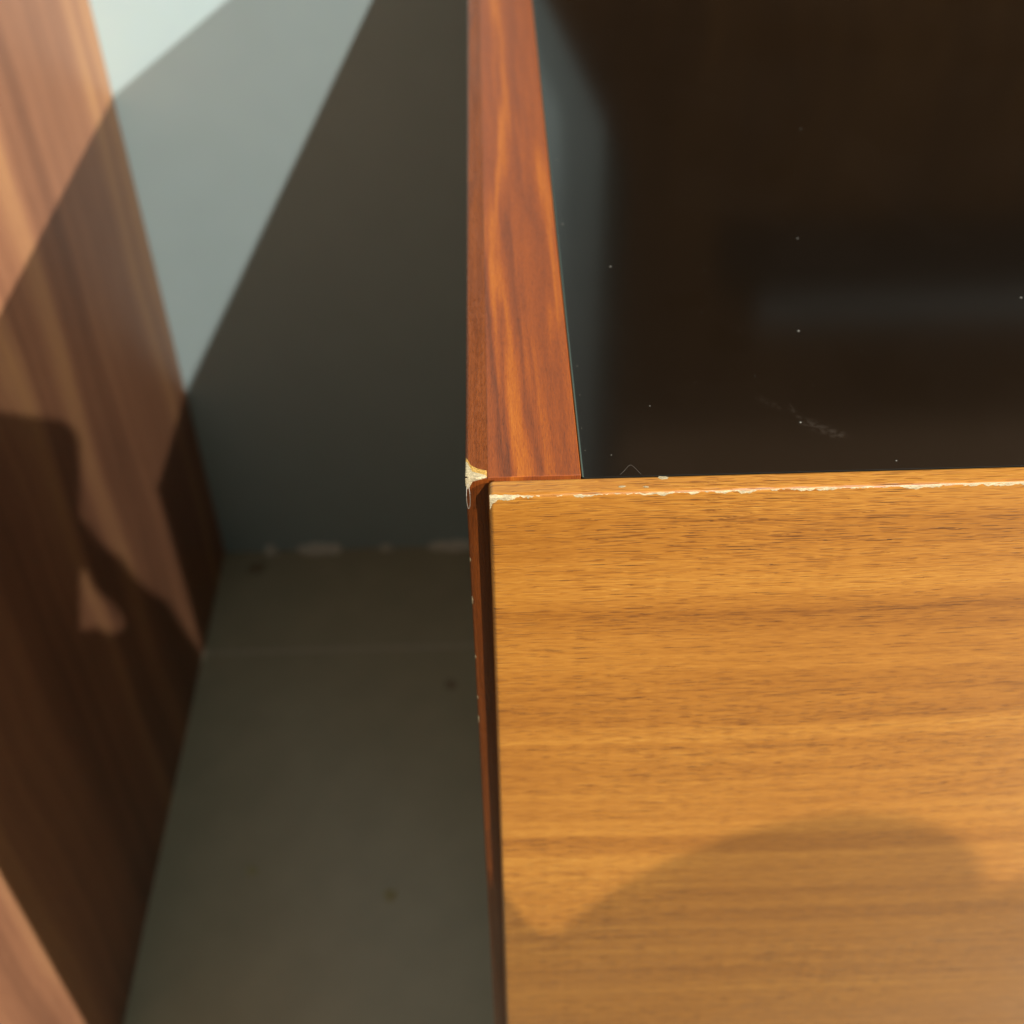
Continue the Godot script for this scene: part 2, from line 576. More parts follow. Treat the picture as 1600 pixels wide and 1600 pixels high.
func blot(r: float, thick: float) -> ArrayMesh:
	var st := SurfaceTool.new()
	st.begin(Mesh.PRIMITIVE_TRIANGLES)
	st.set_smooth_group(0)
	var n := 18
	var ring := []
	for i in n:
		var a := TAU * i / n
		ring.append(Vector3(cos(a), 0, sin(a)) * r * rng.randf_range(0.7, 1.1))
	for i in n:
		var p: Vector3 = ring[i]
		var q: Vector3 = ring[(i + 1) % n]
		for v in [Vector3(0, thick, 0), p * 0.7 + Vector3(0, thick * 0.8, 0), q * 0.7 + Vector3(0, thick * 0.8, 0), p * 0.7 + Vector3(0, thick * 0.8, 0), p, q, p * 0.7 + Vector3(0, thick * 0.8, 0), q, q * 0.7 + Vector3(0, thick * 0.8, 0)]:
			st.set_uv(Vector2(v.x, v.z))
			st.add_vertex(v)
	st.generate_normals()
	return st.commit()


func make_spot(called: String, at: Vector3, to: Vector3, energy: float, size: float, label: String) -> void:
	var t := thing(called, label, "lamp", Vector3.ZERO, "")
	t.look_at_from_position(at, to, Vector3.UP)
	var st := CylinderMesh.new()
	st.top_radius = 0.045
	st.bottom_radius = 0.05
	st.height = 0.10
	var body := obj("lamp_housing", st, M.white_paint, t)
	body.rotation.x = PI / 2
	body.position.z = 0.065
	var rim := TorusMesh.new()
	rim.inner_radius = 0.036
	rim.outer_radius = 0.05
	var r := obj("lamp_rim", rim, M.white_paint, t)
	r.rotation.x = PI / 2
	r.position.z = 0.012
	var disc := CylinderMesh.new()
	disc.top_radius = 0.034
	disc.bottom_radius = 0.034
	disc.height = 0.006
	var d := obj("lamp_lens", disc, M.glow, t)
	d.rotation.x = PI / 2
	d.position.z = 0.010
	var l := SpotLight3D.new()
	l.name = "spot_light"
	l.light_energy = energy
	l.light_color = Color(1.0, 0.985, 0.95)
	l.light_size = size
	l.spot_range = 8.0
	l.spot_attenuation = 2.0
	l.spot_angle = 34.0
	l.spot_angle_attenuation = 0.4
	l.shadow_enabled = true
	l.position.z = -0.005
	t.add_child(l)


# ------------------------------------------------------------------ the cabinet

func make_cabinet() -> void:
	var t := thing("cabinet", "walnut veneered cabinet with black glass top and worn golden front, in the right half", "cabinet")
	var lip := 0.0042
	var side_uv := func(axis: int, p: Vector3) -> Vector2:
		if axis == 2:
			return Vector2(p.x / 0.022, 0.5 - p.y / 0.28)
		if axis == 0:
			return Vector2(0.5 + p.y / 0.022, -p.z / 0.28)
		return Vector2(p.x / 0.022, -p.z / 0.28)
	var lip_uv := func(axis: int, p: Vector3) -> Vector2:
		if axis == 2:
			return Vector2(p.y / 0.12, p.x / 0.02)
		if axis == 0:
			return Vector2(-p.z / 0.12, p.y / 0.02)
		return Vector2(-p.z / 0.12, p.x / 0.02)
	var side := obj("side_panel", rounded_box(Vector3(lip, FLOOR_Y + 0.03, WALL_Z + 0.002), Vector3(0.022, 0, -0.0006), 0.00022, side_uv), M.side_top, t)
	var band := obj("edge_lipping", rounded_box(Vector3(0, FLOOR_Y + 0.03, WALL_Z + 0.002), Vector3(lip + 0.002, -0.00005, -0.0006), 0.0007, lip_uv, 4), M.lipping, side)
	band.set_meta("label", "darker solid strip along the outer edge, chipped at its front corner")
	obj("far_side_panel", rounded_box(Vector3(0.878, FLOOR_Y + 0.03, WALL_Z + 0.002), Vector3(0.9, 0, -0.0002), 0.0005, side_uv), M.side_top, t)
	obj("back_panel", plain_box(Vector3(0.0222, FLOOR_Y + 0.03, WALL_Z + 0.002), Vector3(0.8778, -0.006, WALL_Z + 0.012), 0.0005), M.board, t)
	obj("top_board", plain_box(Vector3(0.0222, -0.024, WALL_Z + 0.0125), Vector3(0.8778, -0.0064, -0.0006), 0.0004), M.dark, t)
	obj("plinth", plain_box(Vector3(0.02, FLOOR_Y + 0.0002, WALL_Z + 0.01), Vector3(0.88, FLOOR_Y + 0.0296, -0.05), 0.001), M.dark, t)
	# black glass let into the top
	var glass_uv := func(axis: int, p: Vector3) -> Vector2: return Vector2((p.x - 0.0224) / 0.3, -p.z / 0.3)
	var glass := obj("glass_top", rounded_box(Vector3(0.0222, -0.0062, WALL_Z + 0.0125), Vector3(0.8774, -0.0010, -0.0005), 0.0005, glass_uv), M.glass, t)
	var edge_pts := []
	var edge_rad := []
	for i in 40:
		edge_pts.append(Vector3(0.0224, -0.00092, -0.001 - i * 0.0137))
		edge_rad.append(0.00022)
	obj("glass_edge", tube(edge_pts, edge_rad, 6), M.glass_edge, glass)

	# the front, a little proud of the sides
	var zf := 0.0048
	var lean := func(p: Vector3) -> Vector3:
		return p + Vector3(0.0030 * clampf(p.y, -0.35, 0.0) * clampf(1.0 - (p.x - 0.0043) / 0.2, 0.0, 1.0), 0, 0)
	var front := obj("front_panel", rounded_box(Vector3(0.00435, FLOOR_Y + 0.032, 0.00002), Vector3(0.8957, 0.0, zf), 0.0010, flat_uv(0.4, 0.3), 5, lean), M.front, t)
	make_wear(front, band, zf)


# Bare core showing along the worn edges: strips that follow the rounded edge, with ragged outlines.
func make_wear(front: Node, band: Node, zf: float) -> void:
	var r := 0.0010
	var n := FastNoiseLite.new()
	n.seed = 5
	n.frequency = 1.0
	n.fractal_octaves = 3
	var st := SurfaceTool.new()
	st.begin(Mesh.PRIMITIVE_TRIANGLES)
	var prev := []
	var x := 0.00455
	while x < 0.30:
		var k := x * 1000.0
		var corner := clampf(1.0 - (k - 4.4) / 11.0, 0.0, 1.0)
		var dip := clampf(1.0 - (k - 4.4) / 1.7, 0.0, 1.0)
		var a := n.get_noise_1d(k * 0.55)
		var b := n.get_noise_1d(k * 0.8 + 300.0)
		var thick := n.get_noise_1d(k * 0.16 + 900.0)
		var s0 := r * 0.95 - corner * 0.0005 + a * 0.00020
		var s1 := r * 1.16 + b * 0.00030 + thick * 0.00075 + corner * (0.0007 + b * 0.0006) + dip * (0.0020 + a * 0.0012)
		if k > 12.0 and k < 17.0:
			s1 -= 0.0004
		if s1 - s0 < 0.00006:
			s1 = s0 + 0.000004
		var rowp := []
		for i in 9:
			var s := lerpf(s0, s1, i / 8.0)
			rowp.append(edge_point(s, r, zf, x, 0.00004 + 0.00004 * sin(PI * i / 8.0)))
		if prev.size():
			for i in 8:
				for v in [prev[i], rowp[i], prev[i + 1], prev[i + 1], rowp[i], rowp[i + 1]]:
					st.set_normal(v[1])
					st.set_uv(Vector2(v[0].x, v[0].y))
					st.add_vertex(v[0])
		prev = rowp
		x += 0.00022
	var o := obj("worn_edge", st.commit(), M.core, front)
	o.set_meta("label", "pale bare line where the veneer has worn off the top edge")
	# small chips on the top face of the front
	for c in [[0.0375, 0.0009, 0.0011], [0.0295, 0.0031, 0.0007], [0.034, 0.0034, 0.0006]]:
		var chip := obj("veneer_chip", blot(c[2], 0.00006), M.core, front)
		chip.position = Vector3(c[0], 0.00002, c[1])
		chip.scale = Vector3(1.0, 1.0, 0.45)
	# the chipped corner of the lipping: cream core with a yellow patch behind it
	var top_poly := [Vector2(0.05, 6.2), Vector2(0.5, 4.9), Vector2(0.9, 3.9), Vector2(1.9, 3.1), Vector2(2.8, 2.5), Vector2(3.6, 2.2), Vector2(4.1, 2.1), Vector2(4.15, 0.4), Vector2(3.0, 0.12), Vector2(1.6, 0.1), Vector2(0.5, 0.3), Vector2(0.04, 0.9)]
	obj("chipped_corner", patch(top_poly, 0.00003, 0.00022, 61, Vector3(0.001, 0, 0), Vector3(0, 0, -0.001), Vector3(0, -0.00008, -0.0005)), M.bare, band)
	var cream_poly := [Vector2(0.02, 5.0), Vector2(0.35, 4.6), Vector2(0.5, 3.4), Vector2(0.95, 2.6), Vector2(1.2, 1.7), Vector2(2.4, 1.0), Vector2(4.0, 0.55), Vector2(4.1, 0.0), Vector2(2.0, -0.12), Vector2(0.5, 0.0), Vector2(-0.05, 0.7)]
	obj("chipped_corner", patch(cream_poly, 0.00012, 0.0003, 62, Vector3(0.001, 0, 0), Vector3(0, 0, -0.001), Vector3(0, -0.00006, -0.0005)), M.core, band)
	# worn flakes down the front outer edge of the lipping
	var face_poly := [Vector2(-0.03, -0.1), Vector2(3.9, -0.05), Vector2(3.2, -0.35), Vector2(1.4, -0.5), Vector2(0.8, -1.3), Vector2(0.55, -2.6), Vector2(0.2, -3.0), Vector2(-0.03, -2.0)]
	obj("chipped_corner", patch(face_poly, 0.00002, 0.00012, 63, Vector3(0.001, 0, 0), Vector3(0, 0.001, 0), Vector3(0, 0, -0.00058)), M.core, band)
	for f in [[-0.034, 0.0013], [-0.052, 0.0007], [-0.074, 0.0016], [-0.066, 0.0006], [-0.022, 0.0006]]:
		var p := [Vector2(0.0, f[1] * 1000.0), Vector2(0.32, f[1] * 400.0), Vector2(0.22, -f[1] * 500.0), Vector2(0.0, -f[1] * 900.0), Vector2(-0.12, 0.0)]
		var fl := obj("veneer_chip", patch(p, 0.00001, 0.0001, 70, Vector3(0.0006, 0, 0.0006), Vector3(0, 0.001, 0), Vector3.ZERO), M.core, band)
		fl.position = Vector3(0.0001, f[0], -0.00072)
	# a sliver of clear lacquer that has peeled loose and curls down from the corner
	var pts := []
	var rad := []
	for i in 29:
		var a := TAU * i / 28.0
		pts.append(Vector3(0.00042 + 0.00034 * sin(a), -0.0041 + 0.0034 * cos(a) * (1.0 if cos(a) > 0 else 0.75), 0.00035 + 0.00045 * sin(a * 0.5)))
		rad.append(0.00007)
	obj("peeled_sliver", tube(pts, rad, 6), M.film, band)


func edge_point(s: float, r: float, zf: float, x: float, lift: float) -> Array:
	# s runs along the top face (below 0), round the edge (0 to r * PI / 2), then down the front
	var arc := r * PI / 2.0
	if s < 0.0:
		return [Vector3(x, lift, zf - r + s), Vector3(0, 1, 0)]
	if s < arc:
		var a := s / r
		var nn := Vector3(0, cos(a), sin(a))
		return [Vector3(x, -r, zf - r) + nn * (r + lift), nn]
	return [Vector3(x, -r - (s - arc), zf + lift), Vector3(0, 0, 1)]


# A lumpy raised patch with a ragged outline, in the plane of two axes (polygon in units of those axes).
func patch(poly: Array, low: float, high: float, sd: int, ax: Vector3, ay: Vector3, base: Vector3) -> ArrayMesh:
	var n := FastNoiseLite.new()
	n.seed = sd
	n.frequency = 0.9
	var ring := PackedVector2Array()
	for i in poly.size():
		var p: Vector2 = poly[i]
		var q: Vector2 = poly[(i + 1) % poly.size()]
		var steps := maxi(2, int(p.distance_to(q) / 0.16))
		for k in steps:
			var m := p.lerp(q, float(k) / steps)
			ring.append(m + Vector2(n.get_noise_2d(m.x * 4.0, m.y * 4.0), n.get_noise_2d(m.x * 4.0 + 50.0, m.y * 4.0)) * 0.11)
	var nrm := ax.cross(ay).normalized()
	if nrm.dot(Vector3(-0.1, 1, 1)) < 0:
		nrm = -nrm
	var centre := Vector2.ZERO
	for p in ring:
		centre += p / ring.size()
	var st := SurfaceTool.new()
	st.begin(Mesh.PRIMITIVE_TRIANGLES)
	st.set_smooth_group(0)
	var rings := [1.0, 0.93, 0.75, 0.5, 0.25, 0.0]
	var put := func(q: Vector2, k: float) -> Vector3:
		var hgt := (low + (high - low) * (0.5 + 0.5 * n.get_noise_2d(q.x * 2.0, q.y * 2.0))) * (0.0 if k >= 1.0 else 1.0)
		return base + ax * q.x + ay * q.y + nrm * hgt
	for k in rings.size() - 1:
		for i in ring.size():
			var j := (i + 1) % ring.size()
			var quad := [put.call(centre.lerp(ring[i], rings[k]), rings[k]), put.call(centre.lerp(ring[j], rings[k]), rings[k]), put.call(centre.lerp(ring[j], rings[k + 1]), rings[k + 1]), put.call(centre.lerp(ring[i], rings[k + 1]), rings[k + 1])]
			for tri in [[0, 1, 2], [0, 2, 3]]:
				var a: Vector3 = quad[tri[0]]
				var b: Vector3 = quad[tri[1]]
				var c: Vector3 = quad[tri[2]]
				if (c - a).cross(b - a).dot(nrm) < 0:
					var tmp := b
					b = c
					c = tmp
				for v in [a, b, c]:
					st.set_uv(Vector2(v.x, v.y))
					st.add_vertex(v)
	st.generate_normals()
	return st.commit()


# ------------------------------------------------------------------ neighbour, back board, dust

func make_neighbour() -> void:
	var t := thing("wooden_cabinet", "reddish brown wooden cabinet side facing the gap, at the left edge", "cabinet")
	var up_uv := func(axis: int, p: Vector3) -> Vector2:
		if axis == 0:
			return Vector2(-p.y / 0.6, -p.z / 0.6)
		if axis == 1:
			return Vector2(p.z / 0.6, p.x / 0.6)
		return Vector2(p.y / 0.6, p.x / 0.6)
	obj("side_panel", rounded_box(Vector3(GAP_X - 0.022, FLOOR_Y + 0.0002, WALL_Z + 0.0006), Vector3(GAP_X, 0.0, 0.0), 0.0006, up_uv), M.neighbour, t)
	obj("top_board", rounded_box(Vector3(GAP_X - 0.92, -0.022, WALL_Z + 0.0006), Vector3(GAP_X - 0.0222, -0.0004, 0.0), 0.0006, flat_uv(0.4, 0.3)), M.neighbour, t)
	obj("front_panel", rounded_box(Vector3(GAP_X - 0.92, FLOOR_Y + 0.03, -0.018), Vector3(GAP_X - 0.0222, -0.0224, 0.002), 0.0008, flat_uv(0.4, 0.3)), M.front, t)
	obj("far_side_panel", rounded_box(Vector3(GAP_X - 0.92, FLOOR_Y + 0.0002, WALL_Z + 0.0006), Vector3(GAP_X - 0.898, -0.0224, -0.0184), 0.0006, up_uv), M.neighbour, t)


func make_back_board() -> void:
	# stands on the cabinet against the wall above the frame; seen as the brown reflection in the glass
	var t := thing("back_board", "dark brown wooden board standing against the wall, mirrored in the black glass", "board")
	var poly := PackedVector2Array([Vector2(0.024, -0.0009), Vector2(0.024, 0.062), Vector2(0.0890, 0.194), Vector2(0.0915, 0.205), Vector2(0.0915, 0.62), Vector2(0.85, 0.62), Vector2(0.85, -0.0009)])  # slanted lower left outline is shaped to imitate a shadow edge on the wall
	var idx := Geometry2D.triangulate_polygon(poly)
	var st := SurfaceTool.new()
	st.begin(Mesh.PRIMITIVE_TRIANGLES)
	var z0 := WALL_Z + 0.014
	var z1 := WALL_Z + 0.032
	for side in 2:
		for k in range(0, idx.size(), 3):
			var v := []
			for m in 3:
				var q: Vector2 = poly[idx[k + m]]
				v.append(Vector3(q.x, q.y, z1 if side == 1 else z0))
			var nz := 1.0 if side == 1 else -1.0
			if (v[2] - v[0]).cross(v[1] - v[0]).z * nz < 0:
				v.reverse()
			for p in v:
				st.set_normal(Vector3(0, 0, nz))
				st.set_uv(Vector2(p.y / 0.5, p.x / 0.5))
				st.add_vertex(p)
	for i in poly.size():
		var a := poly[i]
		var b := poly[(i + 1) % poly.size()]
		var d := (b - a).normalized()
		var nn := Vector3(-d.y, d.x, 0)
		var c := [Vector3(a.x, a.y, z0), Vector3(b.x, b.y, z0), Vector3(b.x, b.y, z1), Vector3(a.x, a.y, z1)]
		for tri in [[0, 1, 2], [0, 2, 3]]:
			var v := [c[tri[0]], c[tri[1]], c[tri[2]]]
			if (v[2] - v[0]).cross(v[1] - v[0]).dot(nn) < 0:
				v.reverse()
			for p in v:
				st.set_normal(nn)
				st.set_uv(Vector2(p.y / 0.5, p.z / 0.5))
				st.add_vertex(p)
	obj("panel", st.commit(), M.board, t)
	obj("added_rail", rounded_box(Vector3(0.0925, 0.40, z1), Vector3(0.849, 0.62, z1 + 0.006), 0.003, flat_uv(0.5, 0.5)), M.rail, t)  # added piece; its paler tone brightens the nearer part of the glass reflection
	var shelf := obj("shelf", plain_box(Vector3(0.178, 0.279, z1), Vector3(0.70, 0.302, z1 + 0.020), 0.004), M.metal, t)
	obj("shade_strip", plain_box(Vector3(0.155, 0.236, z1), Vector3(0.70, 0.2788, z1 + 0.004), 0.0015), M.dark, shelf)  # near-black strip, painted in for the shade under the shelf


func make_small_things() -> void:
	# specks of dust lying on the glass
	var st := SurfaceTool.new()
	st.begin(Mesh.PRIMITIVE_TRIANGLES)
	var specks := [[0.0732, -0.0482, 0.00055], [0.0376, -0.0227, 0.00026], [0.1262, -0.0592, 0.0006], [0.0831, -0.0034, 0.0004], [0.0671, -0.0160, 0.0005], [0.0608, -0.0319, 0.00014], [0.0284, -0.0074, 0.00025], [0.0237, -0.0372, 0.00022], [0.0240, -0.0979, 0.0004], [0.0246, -0.1328, 0.0003], [0.0342, -0.0770, 0.0005], [0.0810, -0.0880, 0.0004], [0.0940, -0.1480, 0.0003], [0.118, -0.0215, 0.00022], [0.0232, -0.016, 0.00018], [0.0234, -0.009, 0.0002], [0.0236, -0.027, 0.00018]]
	for i in 40:
		specks.append([rng.randf_range(0.024, 0.2), -rng.randf_range(0.002, 0.24), rng.randf_range(0.00004, 0.00011)])
	var ball := SphereMesh.new()
	ball.radial_segments = 8
	ball.rings = 4
	ball.radius = 1.0
	ball.height = 2.0
	for s in specks:
		s[2] *= 0.62
		var b := Basis.from_euler(Vector3(0, rng.randf() * TAU, 0)).scaled(Vector3(s[2], s[2] * 0.35, s[2] * rng.randf_range(0.6, 1.1)))
		st.append_from(ball, 0, Transform3D(b, Vector3(s[0], -0.0010, s[1])))
	var dust := obj("dust", st.commit(), M.dust)
	dust.set_meta("kind", "stuff")
	tag(dust, "pale specks of dust scattered over the black glass top", "dust")
	var pts := []
	var rad := []
	for p in [Vector3(0.0296, -0.0007, -0.0012), Vector3(0.0304, -0.0003, -0.0018), Vector3(0.0311, 0.0002, -0.0024), Vector3(0.0317, 0.0003, -0.0027), Vector3(0.0323, 0.0001, -0.0023), Vector3(0.0330, -0.0004, -0.0017), Vector3(0.0336, -0.0008, -0.0012)]:
		pts.append(p)
	var smooth := []
	for i in 25:
		var u := i / 24.0 * (pts.size() - 1)
		var k := mini(int(u), pts.size() - 2)
		smooth.append(pts[k].cubic_interpolate(pts[k + 1], pts[maxi(k - 1, 0)], pts[mini(k + 2, pts.size() - 1)], u - k))
		rad.append(0.000028)
	var hair := obj("lint_fibre", tube(smooth, rad, 5), M.lint)
	tag(hair, "short curled pale fibre lying on the glass at the back of the front panel's edge", "fibre")


# ------------------------------------------------------------------ phone and person

func at_cam(h: float, v: float, w: float) -> Vector3:
	# across, up and back from the lens of the phone
	return EYE + FWD.cross(UPV).normalized() * h + UPV.normalized() * v - FWD.normalized() * w


func make_phone() -> void:
	var t := thing("smartphone", "dark smartphone held upright above the cabinet corner, casting its rounded shadow on the left panel", "phone", EYE)
	t.basis = Basis(FWD.cross(UPV).normalized(), UPV.normalized(), -FWD.normalized())
	var half := Vector2(0.0374, 0.0735)
	var mid := Vector2(0.0382 - 0.0374, 0.0312 - 0.0735)
	obj("body", slab(mid, half, 0.0105, 0.0020, 0.0095, 0.0012), M.phone, t)
	obj("screen", slab(mid, half * Vector2(0.95, 0.973), 0.0085, 0.0094, 0.0098, 0.0001), M.screen, t)
	for c in [0.0185, -0.0185]:
		var ring := TorusMesh.new()
		ring.inner_radius = 0.0052
		ring.outer_radius = 0.0070
		var o := obj("lens_ring", ring, M.phone, t)
		o.rotation.x = PI / 2
		o.position = Vector3(-0.014, c * 0.5 + 0.009, 0.0016)


# A flat slab with rounded corners and slightly rounded rims, from z0 to z1.
func slab(mid: Vector2, half: Vector2, corner: float, z0: float, z1: float, rim: float) -> ArrayMesh:
	var st := SurfaceTool.new()
	st.begin(Mesh.PRIMITIVE_TRIANGLES)
	var rings := [[rim, z0], [rim * 0.3, z0 + rim * 0.3], [0.0, z0 + rim], [0.0, z1 - rim], [rim * 0.3, z1 - rim * 0.3], [rim, z1]]
	var loops := []
	for g in rings:
		var loop := []
		for c in [[1, 1, 0.0], [-1, 1, 90.0], [-1, -1, 180.0], [1, -1, 270.0]]:
			for i in 9:
				var a := deg_to_rad(c[2] + i * 90.0 / 8.0)
				var q: Vector2 = mid + Vector2(c[0], c[1]) * (half - Vector2.ONE * corner) + Vector2(cos(a), sin(a)) * (corner - g[0])
				loop.append(Vector3(q.x, q.y, g[1]))
		loops.append(loop)
	var tri := func(a: Vector3, b: Vector3, c: Vector3) -> void:
		for v in [a, b, c]:
			st.set_uv(Vector2(v.x, v.y))
			st.add_vertex(v)
	st.set_smooth_group(0)
	var n: int = loops[0].size()
	for k in rings.size() - 1:
		for i in n:
			var j := (i + 1) % n
			tri.call(loops[k][i], loops[k + 1][j], loops[k][j])
			tri.call(loops[k][i], loops[k + 1][i], loops[k + 1][j])
	st.set_smooth_group(-1)
	for i in n:
		var j := (i + 1) % n
		tri.call(Vector3(mid.x, mid.y, z0), loops[0][i], loops[0][j])
		tri.call(Vector3(mid.x, mid.y, z1), loops[5][j], loops[5][i])
	st.generate_normals()
	return st.commit()


# A smooth surface round tapered bones: bone = [from, to, radius, radius]. Surface nets on a grid.
func skin_mesh(st: SurfaceTool, bones: Array, cell: float, blend: float) -> void:
	var lo := Vector3.ONE * 1e9
	var hi := -lo
	for b in bones:
		var r := maxf(b[2], b[3]) + blend + cell * 2.0
		lo = lo.min(b[0].min(b[1]) - Vector3.ONE * r)
		hi = hi.max(b[0].max(b[1]) + Vector3.ONE * r)
	var nx := int((hi.x - lo.x) / cell) + 2
	var ny := int((hi.y - lo.y) / cell) + 2
	var nz := int((hi.z - lo.z) / cell) + 2
	var f := PackedFloat32Array()
	f.resize(nx * ny * nz)
	f.fill(1.0)
	for b in bones:
		var a: Vector3 = b[0]
		var ab: Vector3 = b[1] - a
		var ll := maxf(ab.length_squared(), 1e-9)
		var r0: float = b[2]
		var dr: float = b[3] - r0
		var pad := maxf(b[2], b[3]) + blend + cell
		var i0 := Vector3i(((a.min(b[1]) - Vector3.ONE * pad) - lo) / cell)
		var i1 := Vector3i(((a.max(b[1]) + Vector3.ONE * pad) - lo) / cell) + Vector3i.ONE
		for z in range(maxi(i0.z, 0), mini(i1.z, nz - 1) + 1):
			for y in range(maxi(i0.y, 0), mini(i1.y, ny - 1) + 1):
				var row := (z * ny + y) * nx
				for x in range(maxi(i0.x, 0), mini(i1.x, nx - 1) + 1):
					var p := lo + Vector3(x, y, z) * cell - a
					var t := clampf(p.dot(ab) / ll, 0.0, 1.0)
					var d := (p - ab * t).length() - r0 - dr * t
					var old := f[row + x]
					var h := maxf(blend - absf(old - d), 0.0) / blend
					f[row + x] = minf(old, d) - h * h * blend * 0.25
	var sx := 1
	var sy := nx
	var sz := nx * ny
	var at := {}
	var verts: Array[Vector3] = []
	for z in nz - 1:
		for y in ny - 1:
			var k := (z * ny + y) * nx
			for x in nx - 1:
				var i := k + x
				var v0 := f[i]
				if absf(v0) > cell * 2.5:
					continue
				var c := [v0, f[i + sx], f[i + sy], f[i + sx + sy], f[i + sz], f[i + sx + sz], f[i + sy + sz], f[i + sx + sy + sz]]
				var neg := 0
				for q in c:
					if q < 0.0:
						neg += 1
				if neg == 0 or neg == 8:
					continue
				var sum := Vector3.ZERO
				var cnt := 0
				for e in [[0, 1], [2, 3], [4, 5], [6, 7], [0, 2], [1, 3], [4, 6], [5, 7], [0, 4], [1, 5], [2, 6], [3, 7]]:
					var p: float = c[e[0]]
					var q: float = c[e[1]]
					if (p < 0.0) != (q < 0.0):
						var u := p / (p - q)
						var pa := Vector3(e[0] & 1, (e[0] >> 1) & 1, e[0] >> 2)
						var pb := Vector3(e[1] & 1, (e[1] >> 1) & 1, e[1] >> 2)
						sum += pa.lerp(pb, u)
						cnt += 1
				at[i] = verts.size()
				verts.append(lo + (Vector3(x, y, z) + sum / cnt) * cell)
	var normals: Array[Vector3] = []
	normals.resize(verts.size())
	normals.fill(Vector3.ZERO)
	var tris := PackedInt32Array()
	var step := [sx, sy, sz]
	for i in at:
		for ax in 3:
			var s: int = step[ax]
			var b: int = step[(ax + 1) % 3]
			var c: int = step[(ax + 2) % 3]
			if (f[i] < 0.0) == (f[i + s] < 0.0):
				continue
			if not (at.has(i - b) and at.has(i - c) and at.has(i - b - c)):
				continue
			var q := [at[i], at[i - b], at[i - b - c], at[i - c]]
			if f[i] < 0.0:
				q.reverse()
			for m in [0, 1, 2, 0, 2, 3]:
				tris.append(q[m])
	for k in range(0, tris.size(), 3):
		var a := verts[tris[k]]
		var nn := (verts[tris[k + 2]] - a).cross(verts[tris[k + 1]] - a)
		for m in 3:
			normals[tris[k + m]] += nn
	for k in tris.size():
		var v := tris[k]
		st.set_normal(normals[v].normalized())
		st.set_uv(Vector2.ZERO)
		st.add_vertex(verts[v])


func chain(points: Array, radii: Array) -> Array:
	var out := []
	for i in points.size() - 1:
		out.append([points[i], points[i + 1], radii[i], radii[i + 1]])
	return out


